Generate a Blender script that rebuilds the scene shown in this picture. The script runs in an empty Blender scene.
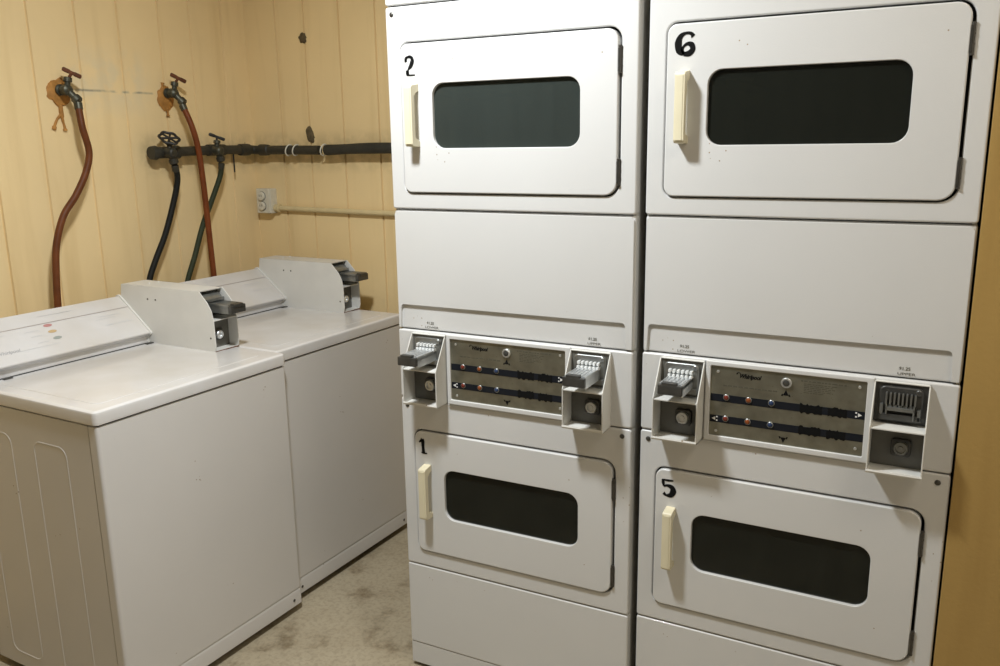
import bpy, bmesh, math, random
from mathutils import Vector, Matrix, noise

random.seed(7)
S = bpy.context.scene
COL = S.collection

# ------------------------------------------------------------------ camera
cam = bpy.data.cameras.new('camera')
cam.sensor_width = 36.0
cam.lens = 852.014 / 1000 * 36
cam.clip_start = 0.02
camo = bpy.data.objects.new('camera', cam)
COL.objects.link(camo)
yaw, pit, rol = -0.4982, 0.2218, -0.0153
f = Vector((math.sin(yaw) * math.cos(pit), math.cos(yaw) * math.cos(pit), -math.sin(pit)))
r0 = Vector((math.cos(yaw), -math.sin(yaw), 0))
u0 = r0.cross(f)
r = math.cos(rol) * r0 + math.sin(rol) * u0
u = -math.sin(rol) * r0 + math.cos(rol) * u0
M = Matrix(((r.x, u.x, -f.x, 1.5665), (r.y, u.y, -f.y, -1.9344), (r.z, u.z, -f.z, 1.574), (0, 0, 0, 1)))
camo.matrix_world = M
S.camera = camo

# ------------------------------------------------------------------ world, light, exposure
w = bpy.data.worlds.new('world')
S.world = w
w.use_nodes = True
w.node_tree.nodes['Background'].inputs[0].default_value = (1.0, 0.93, 0.82, 1)
w.node_tree.nodes['Background'].inputs[1].default_value = 0.05
S.view_settings.view_transform = 'Standard'
S.view_settings.look = 'None'
S.view_settings.gamma = 1
S.view_settings.exposure = 0.19
try:
    S.view_settings.use_curve_mapping = False
except Exception:
    pass


def area(name, loc, size, energy, color, target=None):
    l = bpy.data.lights.new(name, 'AREA')
    l.shape = 'DISK'
    l.size = size
    l.energy = energy
    l.color = color
    o = bpy.data.objects.new(name, l)
    o.location = loc
    if target:
        o.rotation_euler = (Vector(target) - Vector(loc)).to_track_quat('-Z', 'Y').to_euler()
    COL.objects.link(o)
    return o


area('ceiling_lamp_light', (0.38, -0.74, 2.60), 0.20, 41.0, (0.94, 0.98, 1.0))
area('right_fill_light', (2.25, -0.85, 2.70), 0.8, 10.0, (1.0, 0.90, 0.74))  # unseen warm fill, added to brighten the dryers and washer fronts

# ------------------------------------------------------------------ materials


def mat(name, base, rough=0.4, metal=0.0, noise_amt=0.0, noise_scale=8.0, bump=0.0, bump_scale=200.0,
        specks=0.0, speck_scale=60.0, speck_col=(0.2, 0.15, 0.1), coat=0.0, emit=None, rough_var=0.0, dark=None):
    m = bpy.data.materials.new(name)
    m.use_nodes = True
    nt = m.node_tree
    b = nt.nodes['Principled BSDF']
    b.inputs['Base Color'].default_value = (*base, 1)
    b.inputs['Roughness'].default_value = rough
    b.inputs['Metallic'].default_value = metal
    if coat:
        b.inputs['Coat Weight'].default_value = coat
    tc = nt.nodes.new('ShaderNodeTexCoord')
    col = None
    if noise_amt:
        n = nt.nodes.new('ShaderNodeTexNoise')
        n.inputs['Scale'].default_value = noise_scale
        n.inputs['Detail'].default_value = 5
        nt.links.new(tc.outputs['Object'], n.inputs['Vector'])
        rp = nt.nodes.new('ShaderNodeMapRange')
        rp.inputs['From Min'].default_value = 0.3
        rp.inputs['From Max'].default_value = 0.7
        nt.links.new(n.outputs['Fac'], rp.inputs['Value'])
        mx = nt.nodes.new('ShaderNodeMix')
        mx.data_type = 'RGBA'
        d = dark if dark else tuple(c * (1 - noise_amt) for c in base)
        mx.inputs['A'].default_value = (*d, 1)
        mx.inputs['B'].default_value = (*base, 1)
        nt.links.new(rp.outputs['Result'], mx.inputs['Factor'])
        col = mx.outputs['Result']
    if specks:
        v = nt.nodes.new('ShaderNodeTexVoronoi')
        v.inputs['Scale'].default_value = speck_scale
        nt.links.new(tc.outputs['Object'], v.inputs['Vector'])
        n2 = nt.nodes.new('ShaderNodeTexNoise')
        n2.inputs['Scale'].default_value = speck_scale * 0.13
        nt.links.new(tc.outputs['Object'], n2.inputs['Vector'])
        m1 = nt.nodes.new('ShaderNodeMath')
        m1.operation = 'LESS_THAN'
        m1.inputs[1].default_value = 0.10
        nt.links.new(v.outputs['Distance'], m1.inputs[0])
        m2 = nt.nodes.new('ShaderNodeMath')
        m2.operation = 'GREATER_THAN'
        m2.inputs[1].default_value = 1 - specks
        nt.links.new(n2.outputs['Fac'], m2.inputs[0])
        m3 = nt.nodes.new('ShaderNodeMath')
        m3.operation = 'MULTIPLY'
        nt.links.new(m1.outputs[0], m3.inputs[0])
        nt.links.new(m2.outputs[0], m3.inputs[1])
        mx2 = nt.nodes.new('ShaderNodeMix')
        mx2.data_type = 'RGBA'
        mx2.inputs['B'].default_value = (*speck_col, 1)
        if col:
            nt.links.new(col, mx2.inputs['A'])
        else:
            mx2.inputs['A'].default_value = (*base, 1)
        nt.links.new(m3.outputs[0], mx2.inputs['Factor'])
        col = mx2.outputs['Result']
    if col:
        nt.links.new(col, b.inputs['Base Color'])
    if rough_var:
        n3 = nt.nodes.new('ShaderNodeTexNoise')
        n3.inputs['Scale'].default_value = 5
        nt.links.new(tc.outputs['Object'], n3.inputs['Vector'])
        r3 = nt.nodes.new('ShaderNodeMapRange')
        r3.inputs['To Min'].default_value = rough - rough_var
        r3.inputs['To Max'].default_value = rough + rough_var
        nt.links.new(n3.outputs['Fac'], r3.inputs['Value'])
        nt.links.new(r3.outputs['Result'], b.inputs['Roughness'])
    if bump:
        n4 = nt.nodes.new('ShaderNodeTexNoise')
        n4.inputs['Scale'].default_value = bump_scale
        nt.links.new(tc.outputs['Object'], n4.inputs['Vector'])
        bp = nt.nodes.new('ShaderNodeBump')
        bp.inputs['Strength'].default_value = bump
        bp.inputs['Distance'].default_value = 0.002
        nt.links.new(n4.outputs['Fac'], bp.inputs['Height'])
        nt.links.new(bp.outputs['Normal'], b.inputs['Normal'])
    return m


def wall_paint(name, base, dirty, seam=False, pipe=None):
    """Cream gloss paint on grooved boards, with grime and old patches."""
    m = mat(name, base, rough=0.42, noise_amt=0.10, noise_scale=2.2, bump=0.25, bump_scale=90,
            specks=0.33, speck_scale=26, speck_col=dirty)
    nt = m.node_tree
    b = nt.nodes['Principled BSDF']
    src = b.inputs['Base Color'].links[0].from_socket
    tc = [n for n in nt.nodes if n.type == 'TEX_COORD'][0]
    # grimy vertical streaks
    mp = nt.nodes.new('ShaderNodeMapping')
    mp.inputs['Scale'].default_value = (9, 9, 0.7)
    nt.links.new(tc.outputs['Object'], mp.inputs['Vector'])
    n = nt.nodes.new('ShaderNodeTexNoise')
    n.inputs['Scale'].default_value = 1.6
    n.inputs['Detail'].default_value = 6
    nt.links.new(mp.outputs['Vector'], n.inputs['Vector'])
    rg = nt.nodes.new('ShaderNodeMapRange')
    rg.inputs['From Min'].default_value = 0.52
    rg.inputs['From Max'].default_value = 0.80
    rg.inputs['To Max'].default_value = 0.45
    nt.links.new(n.outputs['Fac'], rg.inputs['Value'])
    mx = nt.nodes.new('ShaderNodeMix')
    mx.data_type = 'RGBA'
    mx.inputs['B'].default_value = (base[0] * .70, base[1] * .64, base[2] * .52, 1)
    nt.links.new(src, mx.inputs['A'])
    nt.links.new(rg.outputs['Result'], mx.inputs['Factor'])
    out = mx.outputs['Result']
    if seam or pipe:
        sx = nt.nodes.new('ShaderNodeSeparateXYZ')
        nt.links.new(tc.outputs['Object'], sx.inputs['Vector'])

        def band(sock, centre, half, soft):
            a = nt.nodes.new('ShaderNodeMath'); a.operation = 'SUBTRACT'; a.inputs[1].default_value = centre
            nt.links.new(sock, a.inputs[0])
            c = nt.nodes.new('ShaderNodeMath'); c.operation = 'ABSOLUTE'
            nt.links.new(a.outputs[0], c.inputs[0])
            d = nt.nodes.new('ShaderNodeMapRange')
            d.inputs['From Min'].default_value = half + soft
            d.inputs['From Max'].default_value = half
            nt.links.new(c.outputs[0], d.inputs['Value'])
            return d.outputs['Result']

        def mul(a, c):
            k = nt.nodes.new('ShaderNodeMath'); k.operation = 'MULTIPLY'
            nt.links.new(a, k.inputs[0])
            nt.links.new(c, k.inputs[1])
            return k.outputs[0]
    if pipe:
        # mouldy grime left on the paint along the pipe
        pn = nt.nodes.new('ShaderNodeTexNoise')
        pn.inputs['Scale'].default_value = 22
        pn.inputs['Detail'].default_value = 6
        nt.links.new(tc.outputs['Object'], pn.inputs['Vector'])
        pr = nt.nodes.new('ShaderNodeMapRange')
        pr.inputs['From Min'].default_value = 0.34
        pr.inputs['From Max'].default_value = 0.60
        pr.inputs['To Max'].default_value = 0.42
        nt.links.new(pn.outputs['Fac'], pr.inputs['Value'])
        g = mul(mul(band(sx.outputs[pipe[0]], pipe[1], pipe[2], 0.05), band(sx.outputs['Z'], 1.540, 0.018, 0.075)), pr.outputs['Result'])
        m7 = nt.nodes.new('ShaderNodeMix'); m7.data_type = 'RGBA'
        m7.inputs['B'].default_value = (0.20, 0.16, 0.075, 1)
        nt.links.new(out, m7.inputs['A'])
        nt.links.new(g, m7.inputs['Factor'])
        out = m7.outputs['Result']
    if seam:
        # old horizontal scrape and pale paint patch between the two faucets
        nn = nt.nodes.new('ShaderNodeTexNoise')
        nn.inputs['Scale'].default_value = 14
        nn.inputs['Detail'].default_value = 4
        nt.links.new(tc.outputs['Object'], nn.inputs['Vector'])
        nr = nt.nodes.new('ShaderNodeMapRange')
        nr.inputs['From Min'].default_value = 0.42
        nr.inputs['From Max'].default_value = 0.58
        nt.links.new(nn.outputs['Fac'], nr.inputs['Value'])
        pale = mul(mul(band(sx.outputs['Y'], 0.20, 0.13, 0.07), band(sx.outputs['Z'], 1.80, 0.05, 0.09)), nr.outputs['Result'])
        m5 = nt.nodes.new('ShaderNodeMix'); m5.data_type = 'RGBA'
        m5.inputs['B'].default_value = (0.66, 0.62, 0.48, 1)
        k5 = nt.nodes.new('ShaderNodeMath'); k5.operation = 'MULTIPLY'; k5.inputs[1].default_value = 0.35
        nt.links.new(pale, k5.inputs[0])
        nt.links.new(out, m5.inputs['A'])
        nt.links.new(k5.outputs[0], m5.inputs['Factor'])
        crack = mul(mul(band(sx.outputs['Y'], 0.24, 0.16, 0.03), band(sx.outputs['Z'], 1.769, 0.0008, 0.005)), nr.outputs['Result'])
        m6 = nt.nodes.new('ShaderNodeMix'); m6.data_type = 'RGBA'
        m6.inputs['B'].default_value = (0.33, 0.30, 0.22, 1)
        nt.links.new(m5.outputs['Result'], m6.inputs['A'])
        nt.links.new(crack, m6.inputs['Factor'])
        out = m6.outputs['Result']
    nt.links.new(out, b.inputs['Base Color'])
    return m


def floor_mat():
    m = mat('concrete', (0.40, 0.36, 0.28), rough=0.75, bump=0.4, bump_scale=60)
    nt = m.node_tree
    b = nt.nodes['Principled BSDF']
    tc = [n for n in nt.nodes if n.type == 'TEX_COORD'][0]
    n1 = nt.nodes.new('ShaderNodeTexNoise'); n1.inputs['Scale'].default_value = 2.6; n1.inputs['Detail'].default_value = 10
    n1.inputs['Roughness'].default_value = 0.66
    n2 = nt.nodes.new('ShaderNodeTexNoise'); n2.inputs['Scale'].default_value = 5.5; n2.inputs['Detail'].default_value = 10; n2.inputs['Roughness'].default_value = 0.62
    nt.links.new(tc.outputs['Object'], n1.inputs['Vector'])
    nt.links.new(tc.outputs['Object'], n2.inputs['Vector'])
    cr = nt.nodes.new('ShaderNodeValToRGB')
    e = cr.color_ramp.elements
    e[0].position = 0.25; e[0].color = (0.20, 0.165, 0.105, 1)
    e[1].position = 0.75; e[1].color = (0.47, 0.41, 0.30, 1)
    x = e.new(0.45); x.color = (0.37, 0.315, 0.22, 1)
    nt.links.new(n1.outputs['Fac'], cr.inputs['Fac'])
    c2 = nt.nodes.new('ShaderNodeValToRGB')
    e = c2.color_ramp.elements
    e[0].position = 0.34; e[0].color = (0.42, 0.35, 0.26, 1)
    e[1].position = 0.46; e[1].color = (1, 1, 1, 1)
    nt.links.new(n2.outputs['Fac'], c2.inputs['Fac'])
    mx = nt.nodes.new('ShaderNodeMix'); mx.data_type = 'RGBA'; mx.blend_type = 'MULTIPLY'
    mx.inputs['Factor'].default_value = 0.85
    nt.links.new(cr.outputs['Color'], mx.inputs['A'])
    nt.links.new(c2.outputs['Color'], mx.inputs['B'])
    n3 = nt.nodes.new('ShaderNodeTexNoise'); n3.inputs['Scale'].default_value = 75; n3.inputs['Detail'].default_value = 10; n3.inputs['Distortion'].default_value = 0.6
    nt.links.new(tc.outputs['Object'], n3.inputs['Vector'])
    c3 = nt.nodes.new('ShaderNodeValToRGB')
    e = c3.color_ramp.elements
    e[0].position = 0.30; e[0].color = (0.50, 0.46, 0.40, 1)
    e[1].position = 0.55; e[1].color = (1, 0.97, 0.92, 1)
    nt.links.new(n3.outputs['Fac'], c3.inputs['Fac'])
    m3 = nt.nodes.new('ShaderNodeMix'); m3.data_type = 'RGBA'; m3.blend_type = 'MULTIPLY'
    m3.inputs['Factor'].default_value = 0.45
    nt.links.new(mx.outputs['Result'], m3.inputs['A'])
    nt.links.new(c3.outputs['Color'], m3.inputs['B'])
    nt.links.new(m3.outputs['Result'], b.inputs['Base Color'])
    return m


def glass_mat(name, tint, haze):
    """Dark dryer glass, vertical streaks imitating the reflected room: mostly reflects, lets a little of the drum through."""
    m = bpy.data.materials.new(name)
    m.use_nodes = True
    nt = m.node_tree
    nt.nodes.clear()
    out = nt.nodes.new('ShaderNodeOutputMaterial')
    tr = nt.nodes.new('ShaderNodeBsdfTransparent'); tr.inputs['Color'].default_value = (*tint, 1)
    p = nt.nodes.new('ShaderNodeBsdfPrincipled')
    p.inputs['Base Color'].default_value = (*haze, 1)
    p.inputs['Roughness'].default_value = 0.09
    tc = nt.nodes.new('ShaderNodeTexCoord')
    mp = nt.nodes.new('ShaderNodeMapping'); mp.inputs['Scale'].default_value = (14, 1, 1.6)
    n = nt.nodes.new('ShaderNodeTexNoise'); n.inputs['Scale'].default_value = 2.0; n.inputs['Detail'].default_value = 5
    nt.links.new(tc.outputs['Object'], mp.inputs['Vector'])
    nt.links.new(mp.outputs['Vector'], n.inputs['Vector'])
    mr = nt.nodes.new('ShaderNodeMapRange')
    mr.inputs['To Min'].default_value = 0.42
    mr.inputs['To Max'].default_value = 0.62
    nt.links.new(n.outputs['Fac'], mr.inputs['Value'])
    mix = nt.nodes.new('ShaderNodeMixShader')
    nt.links.new(mr.outputs['Result'], mix.inputs['Fac'])
    nt.links.new(tr.outputs[0], mix.inputs[1])
    nt.links.new(p.outputs[0], mix.inputs[2])
    nt.links.new(mix.outputs[0], out.inputs['Surface'])
    return m


ENAMEL = mat('white_enamel', (0.66, 0.66, 0.65), rough=0.30, noise_amt=0.035, noise_scale=3, rough_var=0.05, coat=0.15,
             bump=0.10, bump_scale=420, specks=0.345, speck_scale=62, speck_col=(0.30, 0.22, 0.14))
ENAMEL_W = mat('washer_enamel', (0.64, 0.62, 0.595), rough=0.38, noise_amt=0.04, noise_scale=3, rough_var=0.05,
               bump=0.12, bump_scale=420, specks=0.36, speck_scale=50, speck_col=(0.30, 0.22, 0.15))
ENAMEL_TOP = mat('washer_top_enamel', (0.69, 0.685, 0.69), rough=0.22, noise_amt=0.10, noise_scale=5, rough_var=0.06, coat=0.3, dark=(0.62, 0.59, 0.55),
                 specks=0.22, speck_scale=30, speck_col=(0.45, 0.38, 0.30))
SHEET = mat('box_sheet_paint', (0.70, 0.69, 0.65), rough=0.42, noise_amt=0.06, noise_scale=12, specks=0.28, speck_scale=50,
            speck_col=(0.25, 0.18, 0.11))
BODY = mat('cabinet_side_paint', (0.60, 0.59, 0.55), rough=0.4, noise_amt=0.08, noise_scale=6)
GAP = mat('seam_black', (0.015, 0.014, 0.012), rough=0.8)
IVORY = mat('ivory_plastic', (0.74, 0.68, 0.49), rough=0.42, noise_amt=0.08, noise_scale=18)
STEEL = mat('brushed_plate', (0.36, 0.355, 0.29), rough=0.36, metal=0.85, noise_amt=0.35, noise_scale=26, specks=0.40,
            speck_scale=140, speck_col=(0.12, 0.10, 0.07))
CHROME = mat('chrome', (0.80, 0.82, 0.83), rough=0.34, metal=0.85, noise_amt=0.15, noise_scale=30)
BRIGHT = mat('bright_steel', (0.86, 0.88, 0.88), rough=0.35, metal=0.25)
DCHROME = mat('dull_chrome', (0.34, 0.35, 0.34), rough=0.36, metal=0.8, noise_amt=0.3, noise_scale=30)
DSTEEL = mat('dark_steel', (0.10, 0.10, 0.095), rough=0.40, metal=0.6, noise_amt=0.3, noise_scale=40)
GREYBACK = mat('bare_zinc_back', (0.17, 0.165, 0.145), rough=0.55, metal=0.3, noise_amt=0.2, noise_scale=20)
HINGE = mat('hinge_metal', (0.11, 0.105, 0.095), rough=0.4, metal=0.7, noise_amt=0.3, noise_scale=60)
STRIPE = mat('black_stripe', (0.011, 0.013, 0.018), rough=0.4)
INK = mat('black_brush_paint', (0.008, 0.008, 0.008), rough=0.85)
GREYINK = mat('grey_print', (0.40, 0.40, 0.41), rough=0.5)
FAINTINK = mat('faint_grey_print', (0.55, 0.55, 0.56), rough=0.5)
LINEINK = mat('brown_grey_line', (0.36, 0.31, 0.29), rough=0.5)
WHITEINK = mat('white_print', (0.8, 0.8, 0.78), rough=0.5)
RED = mat('red_lens', (0.17, 0.030, 0.02), rough=0.2)
AMBER = mat('amber_lens', (0.24, 0.065, 0.02), rough=0.2)
BLUE = mat('blue_lens', (0.025, 0.045, 0.11), rough=0.2)
PRED = mat('faded_red_print', (0.50, 0.25, 0.24), rough=0.4)
PYEL = mat('faded_yellow_print', (0.55, 0.40, 0.22), rough=0.4)
PGRN = mat('faded_green_print', (0.33, 0.36, 0.34), rough=0.4)
RUBBER_RED = mat('red_rubber', (0.20, 0.052, 0.014), rough=0.5, noise_amt=0.35, noise_scale=25, specks=0.42, speck_scale=30,
                 speck_col=(0.6, 0.4, 0.28))
RUBBER_BRN = mat('brown_rubber', (0.150, 0.046, 0.014), rough=0.5, noise_amt=0.35, noise_scale=25, specks=0.42, speck_scale=30,
                 speck_col=(0.6, 0.42, 0.3))
RUBBER_BLK = mat('black_rubber', (0.012, 0.012, 0.010), rough=0.6, noise_amt=0.3, noise_scale=25)
RUBBER_GRN = mat('green_black_rubber', (0.040, 0.050, 0.025), rough=0.6, noise_amt=0.3, noise_scale=25)
BRONZE = mat('tarnished_brass', (0.10, 0.10, 0.075), rough=0.45, metal=0.6, noise_amt=0.5, noise_scale=50)
RUST = mat('rusty_red_handle', (0.17, 0.060, 0.026), rough=0.6, noise_amt=0.5, noise_scale=60)
IRON = mat('black_iron', (0.022, 0.021, 0.020), rough=0.5, noise_amt=0.4, noise_scale=40)
FOAM = mat('orange_foam', (0.52, 0.24, 0.05), rough=0.7, noise_amt=0.4, noise_scale=40, bump=0.6, bump_scale=150)
INSUL = mat('black_insulation', (0.026, 0.026, 0.020), rough=0.6, noise_amt=0.4, noise_scale=30, bump=0.5, bump_scale=70)
PIPE_M = mat('grimy_pipe', (0.040, 0.037, 0.026), rough=0.55, noise_amt=0.5, noise_scale=35, specks=0.4, speck_scale=60,
             speck_col=(0.16, 0.14, 0.08))
TIE = mat('white_tie', (0.70, 0.68, 0.58), rough=0.5)
CREAM = mat('cream_painted_metal', (0.66, 0.54, 0.30), rough=0.45, noise_amt=0.12, noise_scale=20)
OUTLET = mat('off_white_outlet', (0.70, 0.66, 0.54), rough=0.45, noise_amt=0.15, noise_scale=40)
MUD = mat('dried_mud', (0.13, 0.095, 0.045), rough=0.9, noise_amt=0.4, noise_scale=80, bump=0.8, bump_scale=200)
WALL = wall_paint('cream_board_paint', (0.87, 0.67, 0.36), (0.40, 0.28, 0.14), pipe=('X', -.75, .45))
WALLS_L = wall_paint('cream_board_paint_scraped', (0.89, 0.69, 0.38), (0.40, 0.28, 0.14), seam=True, pipe=('Y', .62, .28))
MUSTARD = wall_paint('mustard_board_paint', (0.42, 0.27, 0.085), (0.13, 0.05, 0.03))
OFFW = mat('off_white_wall_paint', (0.74, 0.71, 0.66), rough=0.6, noise_amt=0.06)
DIMW = mat('dim_wall_paint', (0.22, 0.20, 0.18), rough=0.6, noise_amt=0.06)
CEIL = mat('ceiling_paint', (0.80, 0.78, 0.72), rough=0.8, noise_amt=0.08)
FLOOR = floor_mat()
GLASS_A = glass_mat('reflection_grey_glass', (0.30, 0.33, 0.31), (0.058, 0.071, 0.064))  # lighter haze paints the room's reflection into this window's colour
GLASS_B = glass_mat('dark_clean_glass', (0.34, 0.34, 0.30), (0.020, 0.023, 0.018))
DRUM = mat('drum_metal', (0.35, 0.34, 0.31), rough=0.4, metal=0.5, noise_amt=0.2, noise_scale=10)

for m_, sp in ((INK, .08), (STRIPE, .2), (RUBBER_RED, .22), (RUBBER_BRN, .22), (RUBBER_BLK, .2), (RUBBER_GRN, .2), (RUST, .2)):
    m_.node_tree.nodes['Principled BSDF'].inputs['Specular IOR Level'].default_value = sp

# ------------------------------------------------------------------ mesh helpers


class MB:
    def __init__(s):
        s.bm = bmesh.new()

    def loft(s, loops, cap0=True, cap1=True):
        rows = [[s.bm.verts.new(p) for p in L] for L in loops]
        n = len(rows[0])
        for a, b in zip(rows, rows[1:]):
            for i in range(n):
                j = (i + 1) % n
                s.bm.faces.new((a[i], a[j], b[j], b[i]))
        if cap0:
            s.bm.faces.new(rows[0][::-1])
        if cap1:
            s.bm.faces.new(rows[-1])
        return s

    def _merge(s, t):
        me = bpy.data.meshes.new('tmp')
        t.to_mesh(me)
        t.free()
        s.bm.from_mesh(me)
        bpy.data.meshes.remove(me)

    def box(s, x0, x1, y0, y1, z0, z1, bev=0.0, seg=2):
        t = bmesh.new()
        bmesh.ops.create_cube(t, size=1)
        for v in t.verts:
            v.co = Vector((x0 + (v.co.x + .5) * (x1 - x0), y0 + (v.co.y + .5) * (y1 - y0), z0 + (v.co.z + .5) * (z1 - z0)))
        if bev:
            bmesh.ops.bevel(t, geom=t.edges[:], offset=bev, segments=seg, profile=.5, affect='EDGES')
        s._merge(t)
        return s

    def obox(s, c, ax, half, bev=0.0):
        """box with its own axes"""
        t = bmesh.new()
        bmesh.ops.create_cube(t, size=2)
        for v in t.verts:
            v.co = Vector((v.co.x * half[0], v.co.y * half[1], v.co.z * half[2]))
        if bev:
            bmesh.ops.bevel(t, geom=t.edges[:], offset=bev, segments=2, profile=.5, affect='EDGES')
        a, b, cc = [Vector(q).normalized() for q in ax]
        for v in t.verts:
            v.co = Vector(c) + a * v.co.x + b * v.co.y + cc * v.co.z
        s._merge(t)
        return s

    def prism(s, poly, axis, a, b, bev=0.0, seg=2):
        t = bmesh.new()

        def P(q, h):
            return {'x': (h, q[0], q[1]), 'y': (q[0], h, q[1]), 'z': (q[0], q[1], h)}[axis]
        A = [t.verts.new(P(q, a)) for q in poly]
        B = [t.verts.new(P(q, b)) for q in poly]
        n = len(A)
        for i in range(n):
            t.faces.new((A[i], A[(i + 1) % n], B[(i + 1) % n], B[i]))
        t.faces.new(A[::-1])
        t.faces.new(B)
        if bev:
            bmesh.ops.bevel(t, geom=t.edges[:], offset=bev, segments=seg, profile=.5, affect='EDGES')
        s._merge(t)
        return s

    def tube(s, pts, rad, n=12, res=0, closed=False):
        pts = [Vector(p) for p in pts]
        if res:
            pts = spline(pts, res, closed)
        rr = rad if isinstance(rad, (list, tuple)) else None
        N = len(pts)
        T = []
        for i in range(N):
            if closed:
                d = pts[(i + 1) % N] - pts[i - 1]
            else:
                d = pts[min(i + 1, N - 1)] - pts[max(i - 1, 0)]
            T.append(d.normalized())
        up = Vector((0, 0, 1)) if abs(T[0].z) < .9 else Vector((1, 0, 0))
        a = T[0].cross(up).normalized()
        loops = []
        for i in range(N):
            a = (a - T[i] * a.dot(T[i])).normalized()
            b = T[i].cross(a)
            R = rr[min(int(i * len(rr) / N), len(rr) - 1)] if rr else rad
            loops.append([pts[i] + R * (math.cos(2 * math.pi * k / n) * a + math.sin(2 * math.pi * k / n) * b) for k in range(n)])
        if closed:
            loops.append(loops[0])
            s.loft(loops, False, False)
            bmesh.ops.remove_doubles(s.bm, verts=s.bm.verts[:], dist=1e-6)
        else:
            s.loft(loops)
        return s

    def lathe(s, prof, o, ax, n=20):
        """prof: [(along, radius)], from point o along ax"""
        o = Vector(o)
        ax = Vector(ax).normalized()
        up = Vector((0, 0, 1)) if abs(ax.z) < .9 else Vector((1, 0, 0))
        a = ax.cross(up).normalized()
        b = ax.cross(a)
        loops = [[o + ax * h + max(R, 1e-4) * (math.cos(2 * math.pi * k / n) * a + math.sin(2 * math.pi * k / n) * b) for k in range(n)]
                 for h, R in prof]
        return s.loft(loops)

    def flat(s, pts):
        s.bm.faces.new([s.bm.verts.new(p) for p in pts])
        return s

    def build(s, name, m, parent=None, angle=32, label=None):
        bmesh.ops.recalc_face_normals(s.bm, faces=s.bm.faces[:])
        me = bpy.data.meshes.new(name)
        s.bm.to_mesh(me)
        s.bm.free()
        me.materials.append(m)
        for p in me.polygons:
            p.use_smooth = True
        me.set_sharp_from_angle(angle=math.radians(angle))
        o = bpy.data.objects.new(name, me)
        COL.objects.link(o)
        wn = o.modifiers.new('weighted', 'WEIGHTED_NORMAL')
        wn.keep_sharp = True
        if parent:
            o.parent = parent
        if label:
            o['label'] = label
        return o


def spline(pts, res, closed=False):
    out = []
    N = len(pts)
    rng = N if closed else N - 1
    for i in range(rng):
        if closed:
            p0, p1, p2, p3 = pts[i - 1], pts[i], pts[(i + 1) % N], pts[(i + 2) % N]
        else:
            p0, p1, p2, p3 = pts[max(i - 1, 0)], pts[i], pts[i + 1], pts[min(i + 2, N - 1)]
        for k in range(res):
            t = k / res
            out.append(0.5 * ((2 * p1) + (p2 - p0) * t + (2 * p0 - 5 * p1 + 4 * p2 - p3) * t * t + (3 * p1 - p0 - 3 * p2 + p3) * t ** 3))
    if not closed:
        out.append(pts[-1])
    return out


def rr(x0, x1, z0, z1, rad, inset=0.0, n=6):
    """rounded rectangle points in a 2D plane"""
    x0 += inset; x1 -= inset; z0 += inset; z1 -= inset
    if not isinstance(rad, (list, tuple)):
        rad = [rad] * 4
    rad = [max(q - inset, 0.0008) for q in rad]
    out = []
    for (cx, cz, a0), q in zip(((x0, z0, 180), (x1, z0, 270), (x1, z1, 0), (x0, z1, 90)), rad):
        ox = cx + q if cx == x0 else cx - q
        oz = cz + q if cz == z0 else cz - q
        for k in range(n + 1):
            a = math.radians(a0 + 90 * k / n)
            out.append((ox + q * math.cos(a), oz + q * math.sin(a)))
    return out


def Y(loop, y):
    return [(x, y, z) for x, z in loop]


def panel(mb, x0, x1, z0, z1, yf, yb, rad=.004, bev=.003):
    """front panel facing -y with softened front edges"""
    L = [Y(rr(x0, x1, z0, z1, rad), yb)]
    for k in range(5):
        a = math.pi / 2 * k / 4
        L.append(Y(rr(x0, x1, z0, z1, rad, bev * (1 - math.cos(a))), yf + bev * (1 - math.sin(a))))
    return mb.loft(L)


def ring(mb, o, i, yf, yb, orad, irad, obev=.003, ibev=.003):
    """panel with a rounded hole; o and i are (x0,x1,z0,z1)"""
    L = [Y(rr(*o, orad), yb)]
    for k in range(5):
        a = math.pi / 2 * k / 4
        L.append(Y(rr(*o, orad, obev * (1 - math.cos(a))), yf + obev * (1 - math.sin(a))))
    for k in range(5):
        a = math.pi / 2 * k / 4
        L.append(Y(rr(*i, irad, -ibev * (1 - math.sin(a))), yf + ibev * (1 - math.cos(a))))
    L.append(Y(rr(*i, irad), yb))
    L.append(L[0])
    mb.loft(L, False, False)
    bmesh.ops.remove_doubles(mb.bm, verts=mb.bm.verts[:], dist=1e-6)
    return mb


def text(name, s, size, u_, y, z, m, parent, shear=0.0, bold=0.0, sx=1.0, frame=None, label=None):
    c = bpy.data.curves.new('tmp', 'FONT')
    c.body = s
    c.size = size
    c.align_x = 'CENTER'
    c.align_y = 'CENTER'
    c.shear = shear
    c.offset = bold
    c.extrude = 0.0
    o = bpy.data.objects.new('tmp', c)
    COL.objects.link(o)
    bpy.context.view_layer.update()
    me = bpy.data.meshes.new_from_object(o)
    bpy.data.objects.remove(o)
    bpy.data.curves.remove(c)
    for v in me.vertices:
        a, b = v.co.x * sx, v.co.y
        v.co = frame(a, b) if frame else Vector((u_ + a, y, z + b))
    me.name = name
    me.materials.clear()
    me.materials.append(m)
    q = bpy.data.objects.new(name, me)
    COL.objects.link(q)
    q.parent = parent
    if label:
        q['label'] = label
    return q


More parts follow.
